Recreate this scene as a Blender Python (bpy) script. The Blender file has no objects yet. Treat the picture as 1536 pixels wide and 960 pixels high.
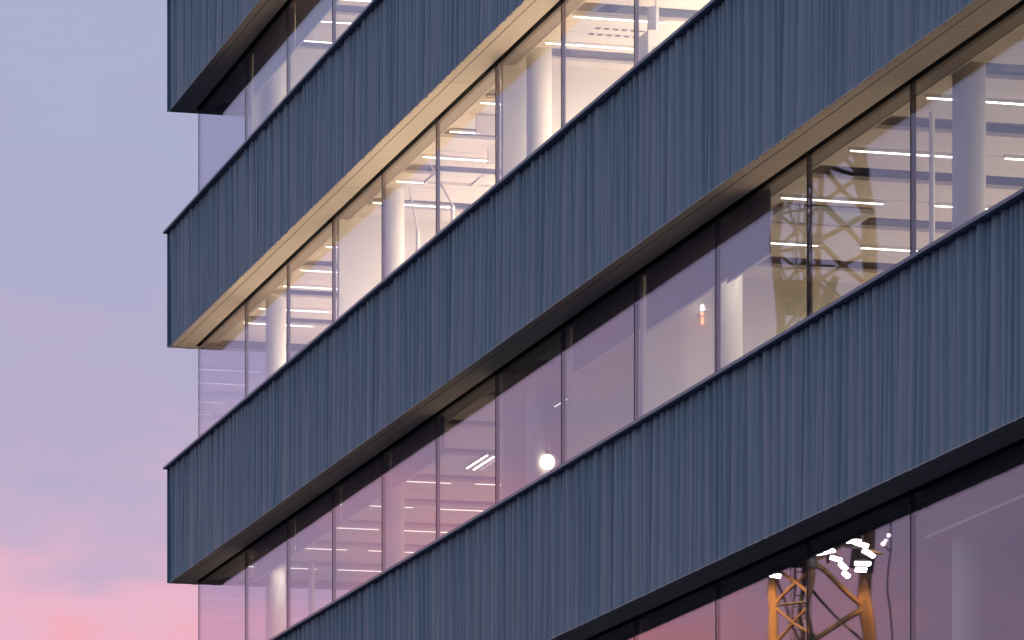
import bpy, bmesh, math, random
from mathutils import Vector, Matrix
R = math.radians
random.seed(11)
scene = bpy.context.scene
COL = scene.collection

# ------------------------------------------------------------------ camera
H0 = 1.6                                   # eye height above the ground
CAMX = -14.533                             # the facade cladding is the plane X = 0
cam_d = bpy.data.cameras.new('camera')
cam_d.sensor_width = 36; cam_d.sensor_fit = 'HORIZONTAL'
cam_d.lens = 7150.0 / 1536 * 36
cam_d.shift_x = 0.0
cam_d.shift_y = (1890.5 - 480) / 1536
cam_d.clip_start = 0.1; cam_d.clip_end = 6000
cam = bpy.data.objects.new('camera', cam_d); COL.objects.link(cam)
cam.location = (CAMX, 0, H0); cam.rotation_euler = (R(90), 0, -R(15.0256))
scene.camera = cam

# ------------------------------------------------------------------ view / render
scene.view_settings.view_transform = 'Standard'
scene.view_settings.look = 'None'
scene.view_settings.exposure = 0.0
scene.view_settings.gamma = 1.0
scene.render.engine = 'CYCLES'
cy = scene.cycles
cy.max_bounces = 8; cy.diffuse_bounces = 4; cy.glossy_bounces = 4
cy.transparent_max_bounces = 24; cy.transmission_bounces = 4
cy.caustics_reflective = False; cy.caustics_refractive = False
cy.sample_clamp_indirect = 4.0

# ------------------------------------------------------------------ sky
SUN_EL, SUN_ROT = R(1.0), R(-20.0)
world = bpy.data.worlds.new("World"); scene.world = world
world.use_nodes = True
nt = world.node_tree; N = nt.nodes; Lk = nt.links
for n in list(N): N.remove(n)
def wn(t, **k):
    n = N.new(t)
    for a, b in k.items(): setattr(n, a, b)
    return n
def wmath(op, a, b=None, c=None, clamp=False):
    n = wn('ShaderNodeMath', operation=op); n.use_clamp = clamp
    for i, v in enumerate((a, b, c)):
        if v is None: continue
        if isinstance(v, (int, float)): n.inputs[i].default_value = v
        else: Lk.new(v, n.inputs[i])
    return n.outputs[0]
tc = wn('ShaderNodeTexCoord')
sep = wn('ShaderNodeSeparateXYZ'); Lk.new(tc.outputs['Generated'], sep.inputs[0])
mp = wn('ShaderNodeMapping'); mp.inputs['Scale'].default_value = (12, 12, 27); mp.inputs['Location'].default_value = (.35, 0, .55)
Lk.new(tc.outputs['Generated'], mp.inputs[0])
nz = wn('ShaderNodeTexNoise'); nz.inputs['Scale'].default_value = 1.0; nz.inputs['Detail'].default_value = 4; nz.inputs['Roughness'].default_value = .45
nz.inputs['Distortion'].default_value = .2
Lk.new(mp.outputs[0], nz.inputs['Vector'])
mp2 = wn('ShaderNodeMapping'); mp2.inputs['Scale'].default_value = (30, 30, 75); mp2.inputs['Location'].default_value = (3.1, 1.7, 5.2)
Lk.new(tc.outputs['Generated'], mp2.inputs[0])
nz2 = wn('ShaderNodeTexNoise'); nz2.inputs['Scale'].default_value = 1.0; nz2.inputs['Detail'].default_value = 3
Lk.new(mp2.outputs[0], nz2.inputs['Vector'])
o1 = wmath('MULTIPLY', wmath('SUBTRACT', nz.outputs[0], .5), .085)
o2 = wmath('MULTIPLY', wmath('SUBTRACT', nz2.outputs[0], .5), .075)
azm = wn('ShaderNodeMapRange'); azm.interpolation_type = 'SMOOTHSTEP'       # the pink thins out towards the left of the yard
azm.inputs['From Min'].default_value = -.26; azm.inputs['From Max'].default_value = -.37; azm.inputs['To Max'].default_value = .022; azm.inputs['To Min'].default_value = -.024
Lk.new(sep.outputs[0], azm.inputs[0])
azr = wn('ShaderNodeMapRange'); azr.interpolation_type = 'SMOOTHSTEP'
azr.inputs['From Min'].default_value = -.262; azr.inputs['From Max'].default_value = -.20; azr.inputs['To Max'].default_value = .031; azr.inputs['To Min'].default_value = 0
Lk.new(sep.outputs[0], azr.inputs[0])
zz = wmath('ADD', wmath('ADD', wmath('ADD', sep.outputs[2], wmath('ADD', azm.outputs[0], azr.outputs[0])), o1), o2)
rp = wn('ShaderNodeValToRGB'); rp.color_ramp.interpolation = 'EASE'
zs = wmath('MULTIPLY', wmath('ADD', zz, .0), 2.0, clamp=True)       # ramp position = 2 * sin(elevation)
Lk.new(zs, rp.inputs[0])
stops = [(0.0, (.62, .30, .26)), (0.14, (.85, .38, .40)), (0.225, (.93, .41, .48)), (0.262, (.82, .46, .59)),
         (0.31, (.57, .43, .60)), (0.36, (.47, .415, .60)), (0.43, (.42, .42, .61)), (0.52, (.40, .44, .62)), (0.75, (.30, .36, .56)), (1.0, (.20, .26, .44))]
el = rp.color_ramp.elements
el[0].position, el[0].color = stops[0][0], (*stops[0][1], 1)
el[1].position, el[1].color = stops[-1][0], (*stops[-1][1], 1)
for p, c in stops[1:-1]:
    e = el.new(p); e.color = (*c, 1)
# the sky away from the afterglow (which lies beyond the far end of the building) is darker and bluer
front = wn('ShaderNodeMapRange'); front.inputs['From Min'].default_value = -.4; front.inputs['From Max'].default_value = .9
Lk.new(sep.outputs[1], front.inputs[0])
mixb = wn('ShaderNodeMix', data_type='RGBA'); mixb.blend_type = 'MIX'
mixb.inputs['A'].default_value = (.33, .39, .53, 1)
Lk.new(front.outputs[0], mixb.inputs['Factor']); Lk.new(rp.outputs[0], mixb.inputs['B'])
bg1 = wn('ShaderNodeBackground'); Lk.new(mixb.outputs['Result'], bg1.inputs[0]); bg1.inputs[1].default_value = 1.0
sky = wn('ShaderNodeTexSky'); sky.sky_type = 'NISHITA'; sky.sun_disc = False
sky.sun_elevation = SUN_EL; sky.sun_rotation = SUN_ROT
bg2 = wn('ShaderNodeBackground'); Lk.new(sky.outputs[0], bg2.inputs[0]); bg2.inputs[1].default_value = 0.004
ad = wn('ShaderNodeAddShader'); Lk.new(bg1.outputs[0], ad.inputs[0]); Lk.new(bg2.outputs[0], ad.inputs[1])
wo = wn('ShaderNodeOutputWorld'); Lk.new(ad.outputs[0], wo.inputs[0])

# ------------------------------------------------------------------ afterglow (soft, the sun is just below the horizon)
sd = bpy.data.lights.new('afterglow', 'SUN'); sd.energy = .14; sd.angle = R(12); sd.color = (.84, .92, 1.0)
so = bpy.data.objects.new('afterglow', sd); COL.objects.link(so)
so.rotation_euler = Vector((-.62, .72, .42)).to_track_quat('Z', 'Y').to_euler()

# ------------------------------------------------------------------ materials
MATS = {}
def mat(name, color, rough=.6, metal=0., emit=None, estr=0., noise=0., nscale=3., spec=.5, stretch=(1, 1, 1)):
    if name in MATS: return MATS[name]
    m = bpy.data.materials.new(name); m.use_nodes = True; t = m.node_tree
    b = t.nodes['Principled BSDF']
    b.inputs['Base Color'].default_value = (*color, 1); b.inputs['Roughness'].default_value = rough
    b.inputs['Metallic'].default_value = metal; b.inputs['Specular IOR Level'].default_value = spec
    if emit: b.inputs['Emission Color'].default_value = (*emit, 1); b.inputs['Emission Strength'].default_value = estr
    if noise:
        co = t.nodes.new('ShaderNodeTexCoord'); ma = t.nodes.new('ShaderNodeMapping'); ma.inputs['Scale'].default_value = stretch
        n = t.nodes.new('ShaderNodeTexNoise'); n.inputs['Scale'].default_value = nscale; n.inputs['Detail'].default_value = 5
        mr = t.nodes.new('ShaderNodeMapRange'); mr.inputs['To Min'].default_value = 1 - noise; mr.inputs['To Max'].default_value = 1 + noise
        mx = t.nodes.new('ShaderNodeMix'); mx.data_type = 'RGBA'; mx.blend_type = 'MULTIPLY'; mx.inputs['Factor'].default_value = 1
        mx.inputs['A'].default_value = (*color, 1)
        t.links.new(co.outputs['Object'], ma.inputs[0]); t.links.new(ma.outputs[0], n.inputs['Vector'])
        t.links.new(n.outputs[0], mr.inputs[0]); t.links.new(mr.outputs[0], mx.inputs['B']); t.links.new(mx.outputs['Result'], b.inputs['Base Color'])
        r2 = t.nodes.new('ShaderNodeMapRange'); r2.inputs['To Min'].default_value = max(0, rough - .12); r2.inputs['To Max'].default_value = min(1, rough + .12)
        t.links.new(n.outputs[0], r2.inputs[0]); t.links.new(r2.outputs[0], b.inputs['Roughness'])
    MATS[name] = m
    return m
M_clad = mat('blue_grey_metal', (.178, .268, .358), .55, 0.0, noise=.12, nscale=1.6, stretch=(1, 5, .35), spec=.35)
M_cope = mat('coping_metal', (.16, .18, .27), .40, .2, noise=.06)
M_soff = mat('soffit_panel', (.80, .68, .62), .6, noise=.06, nscale=1.3)
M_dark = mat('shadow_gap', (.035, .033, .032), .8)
M_frame = mat('window_frame', (.11, .09, .15), .5)  # purple of the mirrored sky is put into this dark base colour
M_seal = mat('black_sealant', (.01, .01, .012), .6)
M_wall = mat('white_plaster', (.68, .66, .59), .8, noise=.03, nscale=1.)
M_raft = mat('ceiling_raft', (.70, .64, .60), .85, noise=.03, nscale=2.)
M_plen = mat('upper_ceiling', (.22, .23, .28), .9, noise=.15, nscale=2.)
M_floor = mat('office_floor', (.52, .46, .38), .7, noise=.08)
M_slab = mat('concrete_slab', (.3, .3, .3), .9, noise=.1)
M_blind = mat('roller_blind_fabric', (.10, .10, .13), .9, noise=.04)
M_pelm = mat('pelmet', (.2, .19, .17), .7)
M_trim = mat('white_trim', (.75, .73, .68), .5)
M_duct = mat('galvanised_duct', (.45, .46, .5), .45, .4, noise=.1)
M_led = mat('led_diffuser', (.9, .9, .88), .5, emit=(1, .95, .86), estr=6.0)
M_leddim = mat('led_diffuser_dim', (.9, .9, .88), .5, emit=(1, .93, .82), estr=1.9)
M_globe = mat('lamp_globe', (.95, .9, .8), .4, emit=(1, .86, .66), estr=5.0)
M_flood = mat('floodlight_lens', (1, 1, .95), .3, emit=(1, .95, .82), estr=60.0)
M_flood2 = mat('small_lamp_lens', (1, 1, .95), .3, emit=(1, .95, .85), estr=5.0)
M_amber = mat('amber_lamp', (1, .4, .2), .4, emit=(1, .28, .10), estr=3.0)
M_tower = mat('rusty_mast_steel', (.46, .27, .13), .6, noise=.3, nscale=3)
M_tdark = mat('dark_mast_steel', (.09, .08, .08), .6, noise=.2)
M_asph = mat('asphalt', (.018, .024, .034), .9, noise=.25, nscale=.6)
M_pave = mat('paving', (.035, .045, .06), .9, noise=.15, nscale=1.5)

def glass_material(nm='coated_window_glass', tint=(.93, .945, .94)):
    m = bpy.data.materials.new(nm); m.use_nodes = True; t = m.node_tree; n = t.nodes; l = t.links
    for x in list(n): n.remove(x)
    geo = n.new('ShaderNodeNewGeometry')
    # faint roller-wave distortion of the reflecting face
    co = n.new('ShaderNodeTexCoord'); ma = n.new('ShaderNodeMapping'); ma.inputs['Scale'].default_value = (.5, .33, 1.25)
    nz = n.new('ShaderNodeTexNoise'); nz.inputs['Scale'].default_value = 1.0; nz.inputs['Detail'].default_value = 1.2
    l.new(co.outputs['Object'], ma.inputs[0]); l.new(ma.outputs[0], nz.inputs['Vector'])
    s1 = n.new('ShaderNodeVectorMath'); s1.operation = 'SUBTRACT'; s1.inputs[1].default_value = (.5, .5, .5)
    s2 = n.new('ShaderNodeVectorMath'); s2.operation = 'SCALE'; s2.inputs['Scale'].default_value = .0042
    s3 = n.new('ShaderNodeVectorMath'); s3.operation = 'ADD'; s4 = n.new('ShaderNodeVectorMath'); s4.operation = 'NORMALIZE'
    l.new(nz.outputs['Color'], s1.inputs[0]); l.new(s1.outputs[0], s2.inputs[0]); oi = n.new('ShaderNodeObjectInfo'); wnz = n.new('ShaderNodeTexWhiteNoise'); wnz.noise_dimensions = '1D'; l.new(oi.outputs['Random'], wnz.inputs['W'])
    t1 = n.new('ShaderNodeVectorMath'); t1.operation = 'SUBTRACT'; t1.inputs[1].default_value = (.5, .5, .5); l.new(wnz.outputs['Color'], t1.inputs[0])
    t2 = n.new('ShaderNodeVectorMath'); t2.operation = 'SCALE'; t2.inputs['Scale'].default_value = .0022; l.new(t1.outputs[0], t2.inputs[0])
    t3 = n.new('ShaderNodeVectorMath'); t3.operation = 'ADD'; l.new(t2.outputs[0], t3.inputs[0]); l.new(s2.outputs[0], t3.inputs[1])
    l.new(geo.outputs['Normal'], s3.inputs[0]); l.new(t3.outputs[0], s3.inputs[1]); l.new(s3.outputs[0], s4.inputs[0])
    d = n.new('ShaderNodeVectorMath'); d.operation = 'DOT_PRODUCT'; l.new(geo.outputs['Incoming'], d.inputs[0]); l.new(geo.outputs['Normal'], d.inputs[1])
    def mth(op, a, b=None):
        x = n.new('ShaderNodeMath'); x.operation = op
        for i, v in enumerate((a, b)):
            if v is None: continue
            if isinstance(v, (int, float)): x.inputs[i].default_value = v
            else: l.new(v, x.inputs[i])
        return x.outputs[0]
    c = mth('ABSOLUTE', d.outputs['Value'])
    p = mth('POWER', mth('SUBTRACT', 1.0, c), 5.0)
    fac = mth('ADD', .07, mth('MULTIPLY', p, .93))
    tr = n.new('ShaderNodeBsdfTransparent'); tr.inputs[0].default_value = (*tint, 1)
    gl = n.new('ShaderNodeBsdfGlossy'); gl.inputs['Roughness'].default_value = 0.0; gl.inputs['Color'].default_value = (.96, .88, 1, 1)
    l.new(s4.outputs[0], gl.inputs['Normal'])
    mx = n.new('ShaderNodeMixShader'); l.new(fac, mx.inputs[0]); l.new(tr.outputs[0], mx.inputs[1]); l.new(gl.outputs[0], mx.inputs[2])
    o = n.new('ShaderNodeOutputMaterial'); l.new(mx.outputs[0], o.inputs[0])
    return m
M_glass = glass_material()
M_glass2 = glass_material('tinted_end_glass', (.78, .80, .86))

# ------------------------------------------------------------------ helpers
class MB:
    def __init__(s): s.v = []; s.f = []; s.sm = []
    def add(s, vs, fs, smooth=False):
        o = len(s.v); s.v += [tuple(v) for v in vs]; s.f += [tuple(i + o for i in f) for f in fs]; s.sm += [smooth] * len(fs)
    def box(s, x0, x1, y0, y1, z0, z1):
        s.add([(x0, y0, z0), (x1, y0, z0), (x1, y1, z0), (x0, y1, z0), (x0, y0, z1), (x1, y0, z1), (x1, y1, z1), (x0, y1, z1)],
              [(0, 3, 2, 1), (4, 5, 6, 7), (0, 1, 5, 4), (1, 2, 6, 5), (2, 3, 7, 6), (3, 0, 4, 7)]); return s
    def prism(s, pts, z0, z1):
        n = len(pts); vs = [(x, y, z0) for x, y in pts] + [(x, y, z1) for x, y in pts]
        a = sum(pts[i][0] * pts[(i + 1) % n][1] - pts[(i + 1) % n][0] * pts[i][1] for i in range(n))
        fs = [tuple(range(n - 1, -1, -1)), tuple(range(n, 2 * n))] + [(i, (i + 1) % n, n + (i + 1) % n, n + i) for i in range(n)]
        if a < 0: fs = [tuple(reversed(f)) for f in fs]
        s.add(vs, fs); return s
    def tube(s, a, b, r, r2=None, n=10, caps=True):
        a = Vector(a); b = Vector(b); r2 = r if r2 is None else r2
        d = (b - a).normalized(); u = d.orthogonal().normalized(); w = d.cross(u)
        vs = [a + (u * math.cos(2 * math.pi * i / n) + w * math.sin(2 * math.pi * i / n)) * r for i in range(n)]
        vs += [b + (u * math.cos(2 * math.pi * i / n) + w * math.sin(2 * math.pi * i / n)) * r2 for i in range(n)]
        s.add(vs, [(i, (i + 1) % n, n + (i + 1) % n, n + i) for i in range(n)], True)
        if caps:
            s.add(vs[:n], [tuple(range(n - 1, -1, -1))]); s.add(vs[n:], [tuple(range(n))])
        return s
    def sphere(s, c, r, n=20, m=12):
        vs = []; fs = []
        for j in range(m + 1):
            th = math.pi * j / m
            for i in range(n):
                ph = 2 * math.pi * i / n
                vs.append((c[0] + r * math.sin(th) * math.cos(ph), c[1] + r * math.sin(th) * math.sin(ph), c[2] + r * math.cos(th)))
        for j in range(m):
            for i in range(n):
                fs.append((j * n + i, (j + 1) * n + i, (j + 1) * n + (i + 1) % n, j * n + (i + 1) % n))
        s.add(vs, fs, True); return s
    def build(s, name, m, parent=None, off=(0, 0, 0)):
        me = bpy.data.meshes.new(name)
        me.from_pydata([(x - off[0], y - off[1], z - off[2]) for x, y, z in s.v], [], s.f)
        me.polygons.foreach_set('use_smooth', s.sm); me.materials.append(m); me.update()
        o = bpy.data.objects.new(name, me); COL.objects.link(o)
        if parent: o.parent = parent
        return o
def tag(o, label=None, cat=None, group=None, kind=None):
    if label: o['label'] = label
    if cat: o['category'] = cat
    if group: o['group'] = group
    if kind: o['kind'] = kind
    return o
def empty(name, loc=(0, 0, 0), rz=0):
    o = bpy.data.objects.new(name, None); o.location = loc; o.rotation_euler.z = rz; COL.objects.link(o); o.empty_display_size = .2
    return o
def copy_tree(o, parent=None):
    c = o.copy(); COL.objects.link(c)
    if parent: c.parent = parent
    for ch in o.children: copy_tree(ch, c)
    return c
def bevel(o, w=.01, seg=2):
    b = o.modifiers.new('bevel', 'BEVEL'); b.width = w; b.segments = seg; b.limit_method = 'ANGLE'; return o

# ------------------------------------------------------------------ the building: measured constants (metres)
YE = 75.58                     # far end of the cladding
YG = 75.33                     # far end glass
Y0 = 26.6                      # near end of the modelled facade
WG = 0.46                      # glass plane
XB = 10.0                      # depth of the modelled rooms
STO = 3.797
BAND = 1.868
S = {k: H0 + 7.112 + STO * k for k in range(-1, 5)}      # soffit levels
MULL = [41.63 + 3 * i for i in range(-5, 11)]           # mullion lines
gaps = MULL + [YG]
bld = empty('office_building', (0, 0, 0))
tag(bld, 'office building with pleated blue grey metal bands and long rows of lit windows', 'building')

# ---- ground
g = MB(); g.add([(-2500, -1500, 0), (2500, -1500, 0), (2500, 4000, 0), (-2500, 4000, 0)], [(0, 1, 2, 3)])
tag(g.build('ground', M_asph), kind='structure')
g = MB().box(-5.0, 0.9, Y0 - 12, YE + 6, -.05, .12)
tag(g.build('pavement', M_pave), kind='structure')

# ---- pleated cladding
def flutes(length, rnd):
    """crease positions along the band at its bottom and at its top"""
    bt = [0.0]; tp = [0.0]
    while tp[-1] < length:
        w = rnd.choice([.08, .10, .13, .16, .20, .24, .29]) * rnd.uniform(.85, 1.15)
        nt_ = tp[-1] + w
        nb = nt_ + rnd.uniform(-.15, .03)
        nb = max(nb, bt[-1] + .035)
        tp.append(nt_); bt.append(nb)
    tp[-1] = length; bt[-1] = length
    if bt[-2] > length - .02: bt[-2] = length - .02
    if tp[-2] > length - .02: tp[-2] = length - .02
    for i in range(len(bt) - 2, 0, -1): bt[i] = min(bt[i], bt[i + 1] - .01)
    return bt, tp
def pleats(z0, z1, length, rnd, place):
    mb = MB(); bt, tp = flutes(length, rnd); NU, NV = 10, 8
    for i in range(len(bt) - 1):
        sk = rnd.uniform(.42, .66); dk = rnd.uniform(.6, 1.1); ph = rnd.uniform(0, 6.28); hm = rnd.uniform(0, .10);  tilt = rnd.uniform(-.010, .010); bend = rnd.uniform(-.010, .010)
        vs = []
        for j in range(NV + 1):
            v = j / NV
            e = v * v * (3 - 2 * v)
            a = bt[i] * (1 - v) + tp[i] * v; b = bt[i + 1] * (1 - v) + tp[i + 1] * v
            w = b - a; dep = min(.041, w * .235) * dk
            # mid-height dents
            for q in range(NU + 1):
                t = q / NU
                tt = t ** (math.log(.5) / math.log(sk))
                prof = math.sin(math.pi * tt) ** .9 if 0 < tt < 1 else 0
                prof += hm * math.sin(4 * math.pi * tt + ph) * (1 - e) * math.sin(math.pi * t)
                x = .058 - dep * (.60 + .25 * e + .45 * v ** 9) * prof + bend * math.sin(math.pi * v) * prof + tilt * (v - .5) * prof
                vs.append(place(x, a + w * t, z0 + (z1 - z0) * v - (.016 * prof * dk if j == 0 else 0)))
        fs = []
        for j in range(NV):
            for q in range(NU):
                k = j * (NU + 1) + q
                fs.append((k, k + NU + 1, k + NU + 2, k + 1))
        mb.add(vs, fs, True)
    return mb
for k in range(-1, 5):
    zb = S[k]; zt = zb + BAND
    rnd = random.Random(100 + k * 7)
    mb = pleats(zb, zt - .036, YE - Y0 - .0, rnd, lambda x, s, z: (x, YE - s, z))
    if True:
        r2 = random.Random(300 + k)
        eb = pleats(zb, zt - .036, XB - .05, r2, lambda x, s, z: (s + .045, YE + .008 - x, z))
        mb.v, mb.f, mb.sm = mb.v, mb.f, mb.sm
    band = mb.build('cladding_band', M_clad, bld)
    eb.build('end_cladding', M_clad, band)
    MB().box(.003, .075, YE - .03, YE + .004, zb - .004, zt - .0365).build('corner_trim', M_clad, band)
    bk = MB().box(.10, .16, Y0, YE - .10, zb + .03, zt - .05).box(.16, XB, YE - .16, YE - .10, zb + .03, zt - .05)
    bk.build('cladding_backing', M_dark, band)
    # coping
    cp = MB(); ov = .055
    ya = Y0; rc = random.Random(k + 50)
    while ya < YE - 4.2:
        dz = rc.uniform(-.002, .002); cp.prism([(-ov + dz, ya), (.44, ya), (.44, ya + 2.996), (-ov + dz, ya + 2.996)], zt - .034 + dz, zt + dz); ya += 3.0
    cp.prism([(-ov, ya), (.44, ya), (.44, YE - .44), (XB, YE - .44), (XB, YE + ov), (-ov, YE + ov)], zt - .034, zt)
    c = cp.build('coping', M_cope, band)
    # soffit panels: an outer strip and an inner strip with a fine open joint, cross joints every 6 m
    zs0, zs1 = zb - .007, zb - .001
    jy = [39.65 + 6 * i for i in range(-2, 7) if Y0 < 39.65 + 6 * i < YE - 1]
    ys = [Y0] + jy + [None]
    xo0, xo1, xi0, xi1 = .030, .140, .152, WG - .042
    sf = MB()
    for a, b in zip(ys[:-1], ys[1:]):
        a += .006
        for x0, x1 in ((xo0, xo1), (xi0, xi1)):
            if b is None:      # mitre towards the corner of the glass
                cy_ = lambda x: YE - .004 - (YE - .004 - YG - .02) * (x - .030) / (xi1 - .030)
                sf.prism([(x0, a), (x1, a), (x1, cy_(x1)), (x0, cy_(x0))], zs0, zs1)
            else: sf.prism([(x0, a), (x1, a), (x1, b - .008), (x0, b - .008)], zs0, zs1)
    sf.build('soffit', M_soff, bld)
    se = MB().prism([(.042, YE - .004), (xi1 + .012, YG + .03), (XB, YG + .03), (XB, YE - .004)], zs0, zs1)
    se.build('end_soffit', M_soff, bld)
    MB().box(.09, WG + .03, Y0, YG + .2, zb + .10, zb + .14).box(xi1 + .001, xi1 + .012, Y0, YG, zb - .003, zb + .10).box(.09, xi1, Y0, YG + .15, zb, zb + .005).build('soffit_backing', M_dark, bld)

# ---- slabs, floors, plenum, rooms
def part(name, m, *boxes, parent=bld):
    mb = MB()
    for b in boxes: mb.box(*b)
    return mb.build(name, m, parent)
GL = 1.929
for k in range(-1, 5):
    s_ = S[k]
    if k < 4:
        part('floor_slab', M_slab, (WG + .12, XB, Y0, YG - .10, s_ + .75, s_ + 1.22))
        part('floor', M_floor, (WG + .16, XB, Y0, YG - .12, s_ + 1.222, s_ + 1.27))
    part('upper_ceiling', M_plen, (WG + .06, XB, Y0, YG - .06, s_ + .60, s_ + .70))
    # low wall behind the cladding, under and over the glass
    zf = s_ + 1.0
    part('spandrel_wall', M_wall, (WG + .024, WG + .15, Y0, YG - .02, s_ + .14, s_ + BAND - .06), (WG + .15, XB, YG - .14, YG - .02, s_ + .14, s_ + BAND - .06))
part('roof', M_slab, (.17, XB, Y0, YE - .17, S[4] + BAND - .25, S[4] + BAND - .06))
part('back_wall', M_wall, (XB, XB + .2, Y0, YG - .2, 0, S[4] + 1.6))
part('near_end_wall', M_wall, (WG + .1, XB + .2, Y0 - .3, Y0, 0, S[4] + 1.8))
part('office_floor_ground', M_floor, (WG + .1, XB, Y0, YG - .1, .02, .1))

# ---- windows: pane, mullions, frame
for k in range(-1, 5):
    s_ = S[k]
    zb = s_ - GL if k > -1 else .12
    zt = s_ + .06
    for a, b in zip(gaps[:-1], gaps[1:]):
        p = MB().box(WG, WG + .022, a + .010, b - .010, zb - .10 if k > -1 else zb, zt)
        p.build('window_pane', M_glass, bld)
    for y in MULL:
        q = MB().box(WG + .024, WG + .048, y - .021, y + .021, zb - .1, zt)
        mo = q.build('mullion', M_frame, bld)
        MB().box(WG - .003, WG + .020, y - .0095, y + .0095, zb - .1, zt).build('sealant_joint', M_seal, mo)
    # end glazing
    xs = [WG, 3.2, 6.2, XB]
    for a, b in zip(xs[:-1], xs[1:]):
        MB().box(a + (.024 if a == WG else .01), b - .01, YG - .022, YG, zb - .1, zt).build('end_window_pane', M_glass2, bld)
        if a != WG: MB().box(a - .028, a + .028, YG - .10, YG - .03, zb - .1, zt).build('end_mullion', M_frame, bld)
    MB().box(WG + .001, WG + .023, YG - .008, YG + .0, zb - .1, zt).build('corner_joint', M_seal, bld)
    part('frame_head', M_dark, (WG - .02, WG + .075, Y0, YG - .03, s_ + .062, s_ + .10), (WG + .03, WG + .085, Y0, YG - .03, s_ - .006, s_ + .055))
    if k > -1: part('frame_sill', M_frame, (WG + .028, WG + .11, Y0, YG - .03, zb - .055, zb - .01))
    if 0 <= k <= 3:
        part('pelmet', M_pelm, (WG + .086, WG + .24, Y0, YG - .35, s_ - .004, s_ + .09))
        part('ceiling_edge_trim', M_trim, (WG + .241, WG + .256, Y0, YG - .35, s_ - .012, s_ + .1))

# ---- ceiling rafts (run from the window into the room), upper services between them
rb = random.Random(5)
for k in (1, 2, 3):
    s_ = S[k]
    c = 48.66 - 2.13 * 8
    while c < YG - .6:
        y0 = max(Y0 + .1, c - .80); y1 = min(YG - .4, c + .80)
        if y1 > y0 + .3:
            r = MB().box(WG + .262, XB - .5, y0, y0 + .78, s_ + .035, s_ + .075).box(WG + .262, XB - .5, y0 + .80, y1, s_ + .035, s_ + .075)
            r.build('ceiling_raft', M_raft, bld)
        c += 2.13
    du = MB()
    for i in range(26):
        y = Y0 + 1 + i * 1.9 + rb.uniform(-.3, .3)
        if y < YG - 1.2: du.tube((WG + .35 + rb.uniform(0, .4), y, s_ + .40), (XB - 1, y, s_ + .40), rb.choice([.05, .07, .10]), n=12)
    du.tube((WG + .9, Y0 + 1, s_ + .25), (WG + .9, YG - 1, s_ + .25), .075, n=12)
    du.build('ceiling_services', M_duct, bld)
    tr_ = MB(); y = 48.66 - 2.13 * 9 + 1.065
    while y < YG - 1:
        for q in (-.16, .10): tr_.box(WG + .4, XB - 1, y + q, y + q + .015, s_ + .16, s_ + .22)
        x = WG + .5
        while x < 5: tr_.box(x, x + .02, y - .145, y + .10, s_ + .162, s_ + .175); x += .22
        y += 2.13
    tr_.build('cable_tray', M_duct, bld)
    # round columns behind the glass
for k in (0, 1, 2, 3):
    s_ = S[k]
    for y in (33.8, 41.3, 48.62, 56.25, 63.85, 71.5):
        MB().tube((WG + .45, y, s_ - 2.53), (WG + .45, y, s_ + .60), .155, n=32).build('column', M_wall, bld)

# partitions across the rooms (row key: level of the ceiling)
def cross_wall(k, y, th=.12, x0=.10):
    MB().box(WG + x0, XB - .01, y, y + th, S[k] - 2.52, S[k] + .59).build('partition_wall', M_wall, bld)
cross_wall(2, 56.64); cross_wall(2, 65.64)
cross_wall(3, 71.62); cross_wall(3, 62.6)
for y in (50.63, 53.63, 56.63): cross_wall(1, y)
cross_wall(0, 50.63); cross_wall(0, 62.63)

sl_ = MB()
for i in range(9):
    for j in range(2): sl_.box(WG + .75 + i * .11, WG + .81 + i * .11, 54.78 + j * .28, 54.83 + j * .28, S[2] + .028, S[2] + .034)
sl_.build('vent_slots', M_dark, bld)
# hanging acoustic panels and frames in the bright office
ap = MB()
ap.box(WG + .45, WG + 1.1, 59.3, 59.35, S[2] - .22, S[2] + .02).box(WG + 1.05, WG + 1.75, 61.0, 61.04, S[2] - .20, S[2] + .0)
ap.build('acoustic_panel', M_raft, bld)
fr = MB()
for y in (61.9, 62.5): fr.box(WG + .55, WG + 2.0, y, y + .03, S[2] - .16, S[2] - .12)
for x in (.55, 1.2, 1.97): fr.box(WG + x, WG + x + .03, 61.9, 62.53, S[2] - .165, S[2] - .125)
fr.build('hanging_frame', M_trim, bld)
ap = MB().box(WG + .5, WG + 1.5, 46.9, 47.5, S[1] - .03, S[1] + .02)
ap.build('ceiling_grille', M_duct, bld)
# thin pipes
def pipe(k, x, y, r, top, rod=None):
    mb = MB().tube((WG + x, y, S[k] - 2.5), (WG + x, y, S[k] - top), r, n=12)
    if rod: mb.tube((WG + x, y, S[k] - top), rod, .014, n=8)
    return mb.build('service_pipe', M_trim, bld)
pipe(2, .60, 61.12, .028, .75, (WG + .52, 62.0, S[2] - .02))
pipe(2, .60, 63.05, .026, .68, (WG + .57, 63.4, S[2] - .02))
pipe(1, .60, 42.70, .028, .0)
pipe(2, .62, 72.65, .022, .0)
pipe(1, .62, 69.76, .045, .45)

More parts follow.
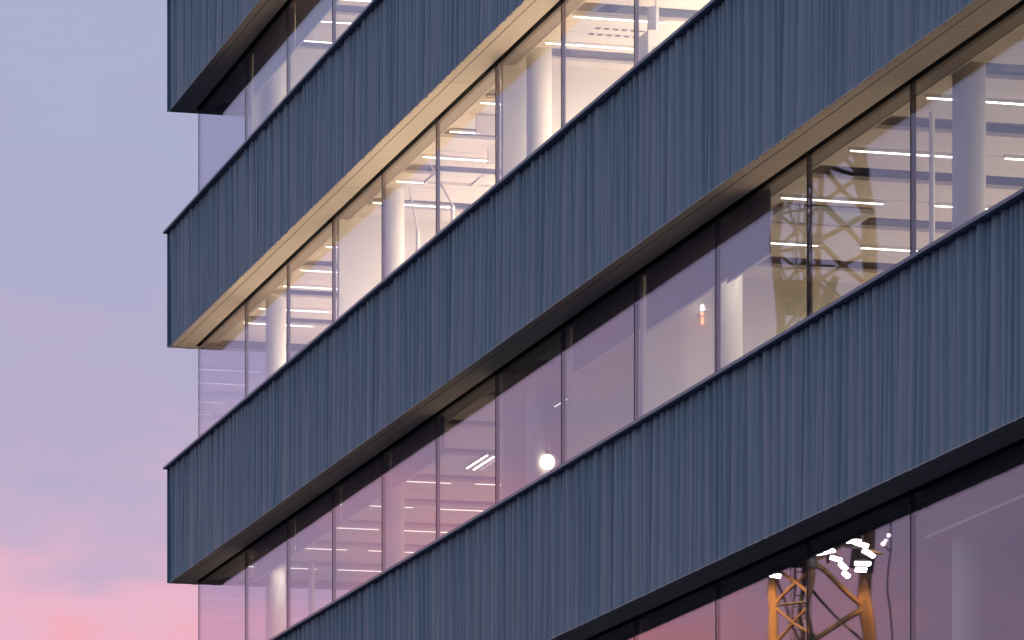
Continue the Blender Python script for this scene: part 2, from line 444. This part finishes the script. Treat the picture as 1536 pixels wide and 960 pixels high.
# ------------------------------------------------------------------ lamps inside
ROWN = {3: 'the top window row', 2: 'the second window row from the top', 1: 'the third window row from the top'}
proto = empty('linear_ceiling_lamp')
pb = MB().box(0, 1.12, -.018, .018, .004, .034); pb.build('lamp_housing', M_trim, proto)
MB().box(.01, 1.11, -.012, .012, -.005, .0035).build('diffuser', M_led, proto)
protod = empty('linear_ceiling_lamp')
MB().box(0, 1.12, -.018, .018, .004, .034).build('lamp_housing', M_trim, protod)
MB().box(.01, 1.11, -.012, .012, -.005, .0035).build('diffuser', M_leddim, protod)
ORD = ['first', 'second', 'third', 'fourth', 'fifth', 'sixth', 'seventh', 'eighth', 'ninth', 'tenth', 'eleventh', 'twelfth', 'thirteenth']
used = {1: False, 2: False}
def lamps(k, ys, x, words, dim=False):
    p, key = (protod, 2) if dim else (proto, 1)
    for i, y in enumerate(ys):
        o = p if not used[key] else copy_tree(p)
        used[key] = True
        o.location = (WG + x, y, S[k] - .0)
        tag(o, words % ORD[i], 'ceiling lamp', 'slim linear ceiling lamps glowing behind the windows')
lamps(2, [73.32, 72.15, 70.4, 69.2, 67.5], .32, '%s lamp tube from the far corner, left of the blank white wall, second window row')
lamps(2, [64.53, 63.16, 61.67, 60.2, 58.6], .32, '%s lamp tube rightwards from the column beside the blank wall, second window row')
lamps(2, [55.52, 54.25, 52.9], .32, '%s lamp tube right of the white pier at the top edge, second window row')
lamps(3, [70.68, 69.5, 68.2], .60, '%s white lamp tube from the left in the topmost window row')
lamps(1, [48.66, 46.56, 44.40, 42.20], .36, '%s long lamp tube, counted upwards, near the mirrored mast, third row')
lamps(1, [48.64, 46.50, 44.32, 42.18], 1.95, '%s inner lamp tube, counted upwards, by the big round column, third window row')
lamps(1, [73.47, 71.37, 69.25, 67.10, 64.86], .42, '%s dim tube close to the glass, counted rightwards, left end of third window row', True)
lamps(1, [73.45, 71.35, 69.25, 67.13, 64.82], 1.86, '%s dim inner tube, deeper inside, counted rightwards, left office of third window row', True)
lamps(2, [38.9, 36.8], .4, '%s lamp tube past the right edge of the photo, second window row')
# lamps that run along the facade
for i, (x, y) in enumerate(((1.40, 62.35), (1.52, 62.45))):
    o = copy_tree(proto); o.location = (WG + x, y, S[1] - .02); o.rotation_euler.z = R(90)
    tag(o, ['slanting lamp tube nearer the glass', 'slanting lamp tube farther from the glass'][i] + ', of the pair in the third window row', 'ceiling lamp')
o = copy_tree(protod); o.location = (WG + .42, 54.75, H0 + 10.30); o.rotation_euler = (0, 0, R(90)); o.scale = (.62, .5, .5)  # hung tube and cords stand in for a slanting lamp reflection
tag(o, 'short thin stand-in for a mirrored lamp above the globe lamp in the dark purple room', 'mirrored lamp stand-in')
MB().tube((.2, 0, .03), (.2, 0, 1.2), .004, n=6).tube((.9, 0, .03), (.9, 0, 1.2), .004, n=6).build('cord', M_trim, o)

# globe lamp in the dark room
gl = empty('globe_lamp', (WG + .5, 56.05, H0 + 9.74))
tag(gl, 'glowing round globe lamp hanging in the dark purple room of the third window row', 'globe lamp')
MB().sphere((0, 0, 0), .092).build('globe', M_globe, gl)
MB().tube((0, 0, .10), (0, 0, 1.7), .006, n=8).tube((0, 0, .095), (0, 0, .14), .03, n=12).build('cord', M_frame, gl)
# small lit capsule standing in for a distant lamp mirrored in the glass
sl = empty('mirrored_lamp_stand_in', (WG + .76, 50.60, H0 + 10.49))
tag(sl, 'tiny capsule lamp, white above, red below, mirrored lamp stand-in left of the cream column', 'wall lamp')
MB().tube((0, -.06, .05), (0, -.06, .10), .018, n=12).sphere((0, -.06, .10), .018, 12, 8).build('white_bulb', M_led, sl)
MB().tube((0, -.06, -.09), (0, -.06, -.03), .016, n=12).sphere((0, -.06, -.09), .016, 12, 8).tube((0, -.06, .0), (0, -.06, .03), .014, n=12).build('red_bulb', M_amber, sl)
MB().box(-.02, .02, -.03, .03, -.02, .04).box(.02, .16, -.05, .0, .06, .085).build('bracket', M_trim, sl)

# ventilation boxes in the bright office at the top
for i, (u, y, z, w_, h_) in enumerate(((1.02, 53.2, 14.02, .34, .50), (1.35, 50.2, 14.1, .34, .5))):
    e = empty('ventilation_box', (WG + u, y, H0 + z))
    tag(e, ['white ventilation box peeping over the parapet right of the white pier, second window row', 'white ventilation box at the very top edge of the photo, right of the other one'][i], 'ventilation box')
    bevel(MB().box(-w_ / 2, w_ / 2, -.25, .25, -h_ / 2, h_ / 2).build('casing', M_trim, e), .012)
    MB().box(-w_ / 2 + .06, w_ / 2 - .06, -.262, -.252, -h_ / 2 + .08, h_ / 2 - .2).build('grille', M_duct, e)
    MB().tube((0, 0, h_ / 2), (0, 0, h_ / 2 + .5), .012, n=8).build('hanger', M_duct, e)
    MB().tube((0, .1, h_ / 2 - .02), (0, .1, h_ / 2 + .35), .07, n=14).build('duct', M_duct, e)

# roller blinds, half lowered behind the glass
BL = {(1, 46.17, 47.625): ('short roller blind between the mast reflection and the cream column', .66), (1, 47.635, 50.58): ('half lowered roller blind above the tiny capsule lamp', .62),
      (1, 50.68, 53.58): ('half lowered roller blind over the beige lit wall, third window row', .56), (1, 59.68, 62.58): ('slightly lowered roller blind above the slanting lamp pair', .50),
      (1, 62.68, 65.58): ('slightly lowered roller blind in the bay with the round column, third window row', .50), (1, 65.68, 68.58): ('slightly lowered roller blind in the third bay from the far corner, third window row', .50),
      (1, 68.68, 71.58): ('slightly lowered roller blind in the second bay from the far corner, third window row', .50),
      (3, 68.68, 71.58): ('half lowered roller blind in the topmost window row, beside the corner bay', .66), (3, 65.68, 68.58): ('half lowered roller blind in the topmost window row, second from the corner bay', .66),
      (0, 38.68, 41.58): ('slightly lowered roller blind in the lowest window row at the right edge of the photo', .42)}
for (k, a, b), (lab, dr) in BL.items():
    e = empty('roller_blind', (WG + .125, (a + b) / 2, S[k])); tag(e, lab, 'roller blind', 'roller blinds behind the windows')
    h = (b - a) / 2
    MB().box(-.003, .003, -h + .004, h - .004, -dr, .04).build('fabric', M_blind, e)
    MB().box(-.008, .008, -h + .004, h - .004, -dr - .022, -dr).build('bottom_bar', M_trim, e)
    MB().tube((-.0, -h + .02, .045), (-.0, h - .02, .045), .022, n=12).build('roller', M_trim, e)

# ---- light of the rooms: unseen area lights added deep inside to brighten rooms and soffits
def area(name, x0, x1, y0, y1, z, e, col):
    d = bpy.data.lights.new(name, 'AREA'); d.shape = 'RECTANGLE'; d.size = x1 - x0; d.size_y = y1 - y0; d.energy = e * (x1 - x0) * (y1 - y0); d.color = col
    o = bpy.data.objects.new(name, d); COL.objects.link(o); o.location = ((x0 + x1) / 2, (y0 + y1) / 2, z); return o
WARM = (1, .88, .74); NEU = (1, .92, .80)
area('room_fill', 3.4, 7, 57.2, 65.0, S[2] - .05, 86, WARM)
area('room_fill', 3.4, 7, 66.2, 74.0, S[2] - .05, 84, WARM)
area('room_fill', 3.4, 7, 43.0, 56.0, S[2] - .05, 84, WARM)
area('room_fill', 3.4, 7, 63.0, 71.0, S[3] - .05, 35, WARM)
area('room_fill', 3.4, 7, 38.0, 50.0, S[1] - .05, 14, WARM)
area('room_fill', 3.4, 7, 51.0, 53.3, S[1] - .05, 9, WARM)
area('room_fill', 3.4, 7, 57.2, 74.0, S[1] - .05, 6, WARM)
def spot(name, loc, to, e, col, size=60, blend=.6, r=.05):
    d = bpy.data.lights.new(name, 'SPOT'); d.energy = e; d.color = col; d.spot_size = R(size); d.spot_blend = blend; d.shadow_soft_size = r
    o = bpy.data.objects.new(name, d); COL.objects.link(o); o.location = loc
    o.rotation_euler = (Vector(loc) - Vector(to)).to_track_quat('Z', 'Y').to_euler(); return o
spot('downlight', (WG + .78, 70.75, S[1] - .02), (WG + .45, 71.5, S[1] - 1.3), 70, WARM, 75)
spot('downlight', (WG + .62, 47.5, S[1] - .02), (WG + .45, 48.5, S[1] - 1.3), 70, WARM, 110)

# ------------------------------------------------------------------ lattice mast across the yard (seen mirrored in the glass)
# axis position in the yard; legs are listed in the mast's own frame
TX, TY = -26.4, 123.4
ang = R(15.03 + 3.6)
ux = Vector((-math.cos(ang), -math.sin(ang), 0)); uy = Vector((-math.sin(ang), math.cos(ang), 0))   # sideways / away
mast = empty('lattice_mast', (0, 0, 0))
tag(mast, 'orange brown steel lattice mast with floodlights, seen mirrored in the windows at the right', 'mast')
def P(a, b, z): return tuple(Vector((TX, TY, 0)) + ux * a + uy * b + Vector((0, 0, z)))
ZT = 33.0
def leg(i, z):
    t = min(1, max(0, (z - 27.0) / 5.5))
    return [(-1.33, -.1), (-.20, -1.2), (1.40 - .66 * t, .1), (-.60, .9)][i]
levels = [0.2, 2.6, 5.0, 7.3, 9.6, 11.8, 14.0, 16.15, 18.3, 20.5, 22.7, 24.8, 26.9, 29.1, 31.2, ZT]
for i in range(4):
    mb = MB(); MBr = [.13, .09, .19, .06][i]
    for z0, z1 in zip(levels[:-1], levels[1:]):
        a = leg(i, z0); b = leg(i, z1); mb.tube(P(a[0], a[1], z0), P(b[0], b[1], z1), MBr, n=14, caps=False)
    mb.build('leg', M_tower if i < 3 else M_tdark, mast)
for j, (z0, z1) in enumerate(zip(levels[:-1], levels[1:])):
    zm = (z0 + z1) / 2
    br = MB().tube(P(*leg(1, z0), z0), P(*leg(2, zm), zm), .075, n=8).tube(P(*leg(2, zm), zm), P(*leg(1, z1), z1), .075, n=8)
    br.build('brace', M_tower, mast)
    for za, zb_ in ((z0, zm), (zm, z1)):
        MB().tube(P(*leg(0, za), za), P(*leg(1, zb_), zb_), .045, n=8).tube(P(*leg(1, za), za), P(*leg(0, zb_), zb_), .045, n=8).build('brace', M_tower, mast)
    if z0 > 21: MB().tube(P(*leg(2, z0), z0), P(*leg(1, zm), zm), .06, n=8).tube(P(*leg(1, zm), zm), P(*leg(2, z1), z1), .06, n=8).build('brace', M_tower, mast)
    MB().tube(P(*leg(0, zm), zm), P(*leg(1, zm), zm), .035, n=8).build('crossbar', M_tdark, mast)
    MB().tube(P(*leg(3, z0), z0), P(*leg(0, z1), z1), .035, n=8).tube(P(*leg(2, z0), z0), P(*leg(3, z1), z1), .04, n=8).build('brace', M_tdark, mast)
    MB().tube(P(*leg(0, z1), z1), P(*leg(1, z1), z1), .05, n=8).build('crossbar', M_tower, mast)
    if j % 2: MB().tube(P(*leg(1, z1), z1), P(*leg(2, z1), z1), .06, n=8).build('crossbar', M_tdark, mast)
gus = MB()
for z in levels[2:-1]:
    for i in (1, 2):
        c_ = Vector(P(*leg(i, z), z)); gus.tube(c_ - Vector((0, 0, .2)), c_ + Vector((0, 0, .2)), [0, .13, .215][i], n=14)
gus.build('gusset_sleeve', M_tdark, mast)
MB().tube(P(-.1, -.9, 27.2), P(.35, -.9, 28.2), .30, .12, n=4).build('equipment_box', M_tdark, mast)
dk_ = MB()
for q in range(12): dk_.tube(P(-1.3, -1.1 + q * .19, 28.05), P(-.1, -1.1 + q * .19, 28.05), .085, n=6)
dk_.build('deck', M_tower, mast)
lad = MB(); LX = -.62
for s in (-.17, .17): lad.tube(P(LX + s, .0, .3), P(LX + s, .0, ZT), .03, n=6)
z = .5
while z < ZT: lad.tube(P(LX - .17, 0, z), P(LX + .17, 0, z), .016, n=5); z += .32
for z in [q * 1.3 + 2.5 for q in range(22)]:
    pr = None
    for q in range(9):
        an = math.pi * q / 8; pt = P(LX + .36 * math.cos(an), -.45 * math.sin(an) - .03, z)
        if pr: lad.tube(pr, pt, .014, n=5)
        pr = pt
for q in (2, 4, 6):
    an = math.pi * q / 8; lad.tube(P(LX + .36 * math.cos(an), -.45 * math.sin(an) - .03, 2.5), P(LX + .36 * math.cos(an), -.45 * math.sin(an) - .03, 30.5), .013, n=5)
lad.build('ladder', M_tdark, mast)
plt = MB()
for z in (20.6, 27.6):
    for b in (-.7, -.35, 0, .35, .7): plt.tube(P(-1.2, b, z), P(.9 if z > 25 else -.05, b, z), .045, n=6)
    plt.tube(P(-1.25, -.85, z + .9), P(.3, -.85, z + .9), .03, n=6); plt.tube(P(-1.25, -.85, z), P(-1.25, -.85, z + .9), .03, n=6)
plt.build('platform', M_tdark, mast)
MB().tube(P(1.02, -.35, 20.4), P(1.02, -.35, 24.5), .15, n=12).build('lamp_post', M_tdark, mast)
fl = [(-.36, 20.72, 1.0), (-.10, 20.95, 1.5), (.12, 20.70, 1.5), (.26, 20.95, 1.2), (.42, 20.50, .9), (.66, 20.28, .9), (.92, 20.96, 1.1), (1.14, 20.86, 1.2), (1.38, 20.60, 1.2), (1.24, 20.32, 1.3), (-1.30, 20.02, 1.0), (.80, 20.05, .7), (1.22, 20.16, .9)]  # head widths, and tilts below, also imitate smeared glare streaks
for i, (a, z, w_) in enumerate(fl):
    f = MB(); c = Vector(P(a, -1.55, z)); dr = (-uy * .80 + Vector((0, 0, -.60))).normalized()
    sx = (ux + Vector((0, 0, [.7, .55, .25, .2, -.5, -1.2, -.1, -.45, -.8, -.05, -.25, -1.0, -.1][i]))).normalized(); sy = dr.cross(sx).normalized(); sx = sy.cross(dr).normalized()
    hw, hh = .17 * w_, .055
    def hb(m_, d0, d1, q0, q1):
        vs = [c + dr * d0 + sx * (hw * q0 * i_) + sy * (hh * q0 * j_) for i_, j_ in ((-1, -1), (1, -1), (1, 1), (-1, 1))] + [c + dr * d1 + sx * (hw * q1 * i_) + sy * (hh * q1 * j_) for i_, j_ in ((-1, -1), (1, -1), (1, 1), (-1, 1))]
        m_.add(vs, [(0, 3, 2, 1), (4, 5, 6, 7), (0, 1, 5, 4), (1, 2, 6, 5), (2, 3, 7, 6), (3, 0, 4, 7)])
    hb(f, -.20, 0, .45, 1.08); f.tube(c - dr * .1, c + Vector((0, 0, .12)) + uy * .3, .02, n=6)
    fo = f.build('floodlight', M_tdark, mast)
    q = MB(); hb(q, .002, .03, 1, 1); q.build('lens', M_flood, fo)
MB().tube(P(-.4, -1.35, 21.12), P(1.8, -1.35, 20.6), .04, n=8).tube(P(.2, -1.3, 21), P(.2, -.2, 20.6), .04, n=8).tube(P(1.2, -1.3, 20.8), P(1.0, -.2, 20.6), .04, n=8).build('lamp_arm', M_tdark, mast)
SOD = (1, .62, .24)
spot('mast_lamp', P(-1.6, -1.7, 21.2), P(-1.15, -.2, 15), 3000, SOD, 75, .5, .15)
spot('mast_lamp', P(1.5, -1.7, 21.2), P(.9, -.1, 15), 3400, SOD, 75, .5, .15)
spot('mast_lamp', P(.3, -3.0, 19.6), P(.2, 0, 29), 800, (1, .58, .36), 44, .8, .15)

# slim pole with small lamps further back in the yard
lp = empty('lamp_pole', P(2.12, 3.0, 0)); tag(lp, 'slim pole with small white lamps, mirrored in the glass right of the floodlit mast', 'lamp pole')
MB().tube((0, 0, 0), (0, 0, 23.2), .035, .025, n=10).tube((0, 0, 22.4), (-.45, 0, 22.7), .02, n=6).tube((0, 0, 21.3), (.28, 0, 21.5), .02, n=6).build('pole', M_tdark, lp)
for dx, z, r in ((0.02, 23.2, .035), (-.02, 22.5, .07), (-.45, 22.6, .045), (.10, 21.75, .06), (.28, 21.5, .07), (.2, 21.6, .05)):
    MB().sphere((dx, -.08, z), r, 12, 8).build('bulb', M_flood2, lp)
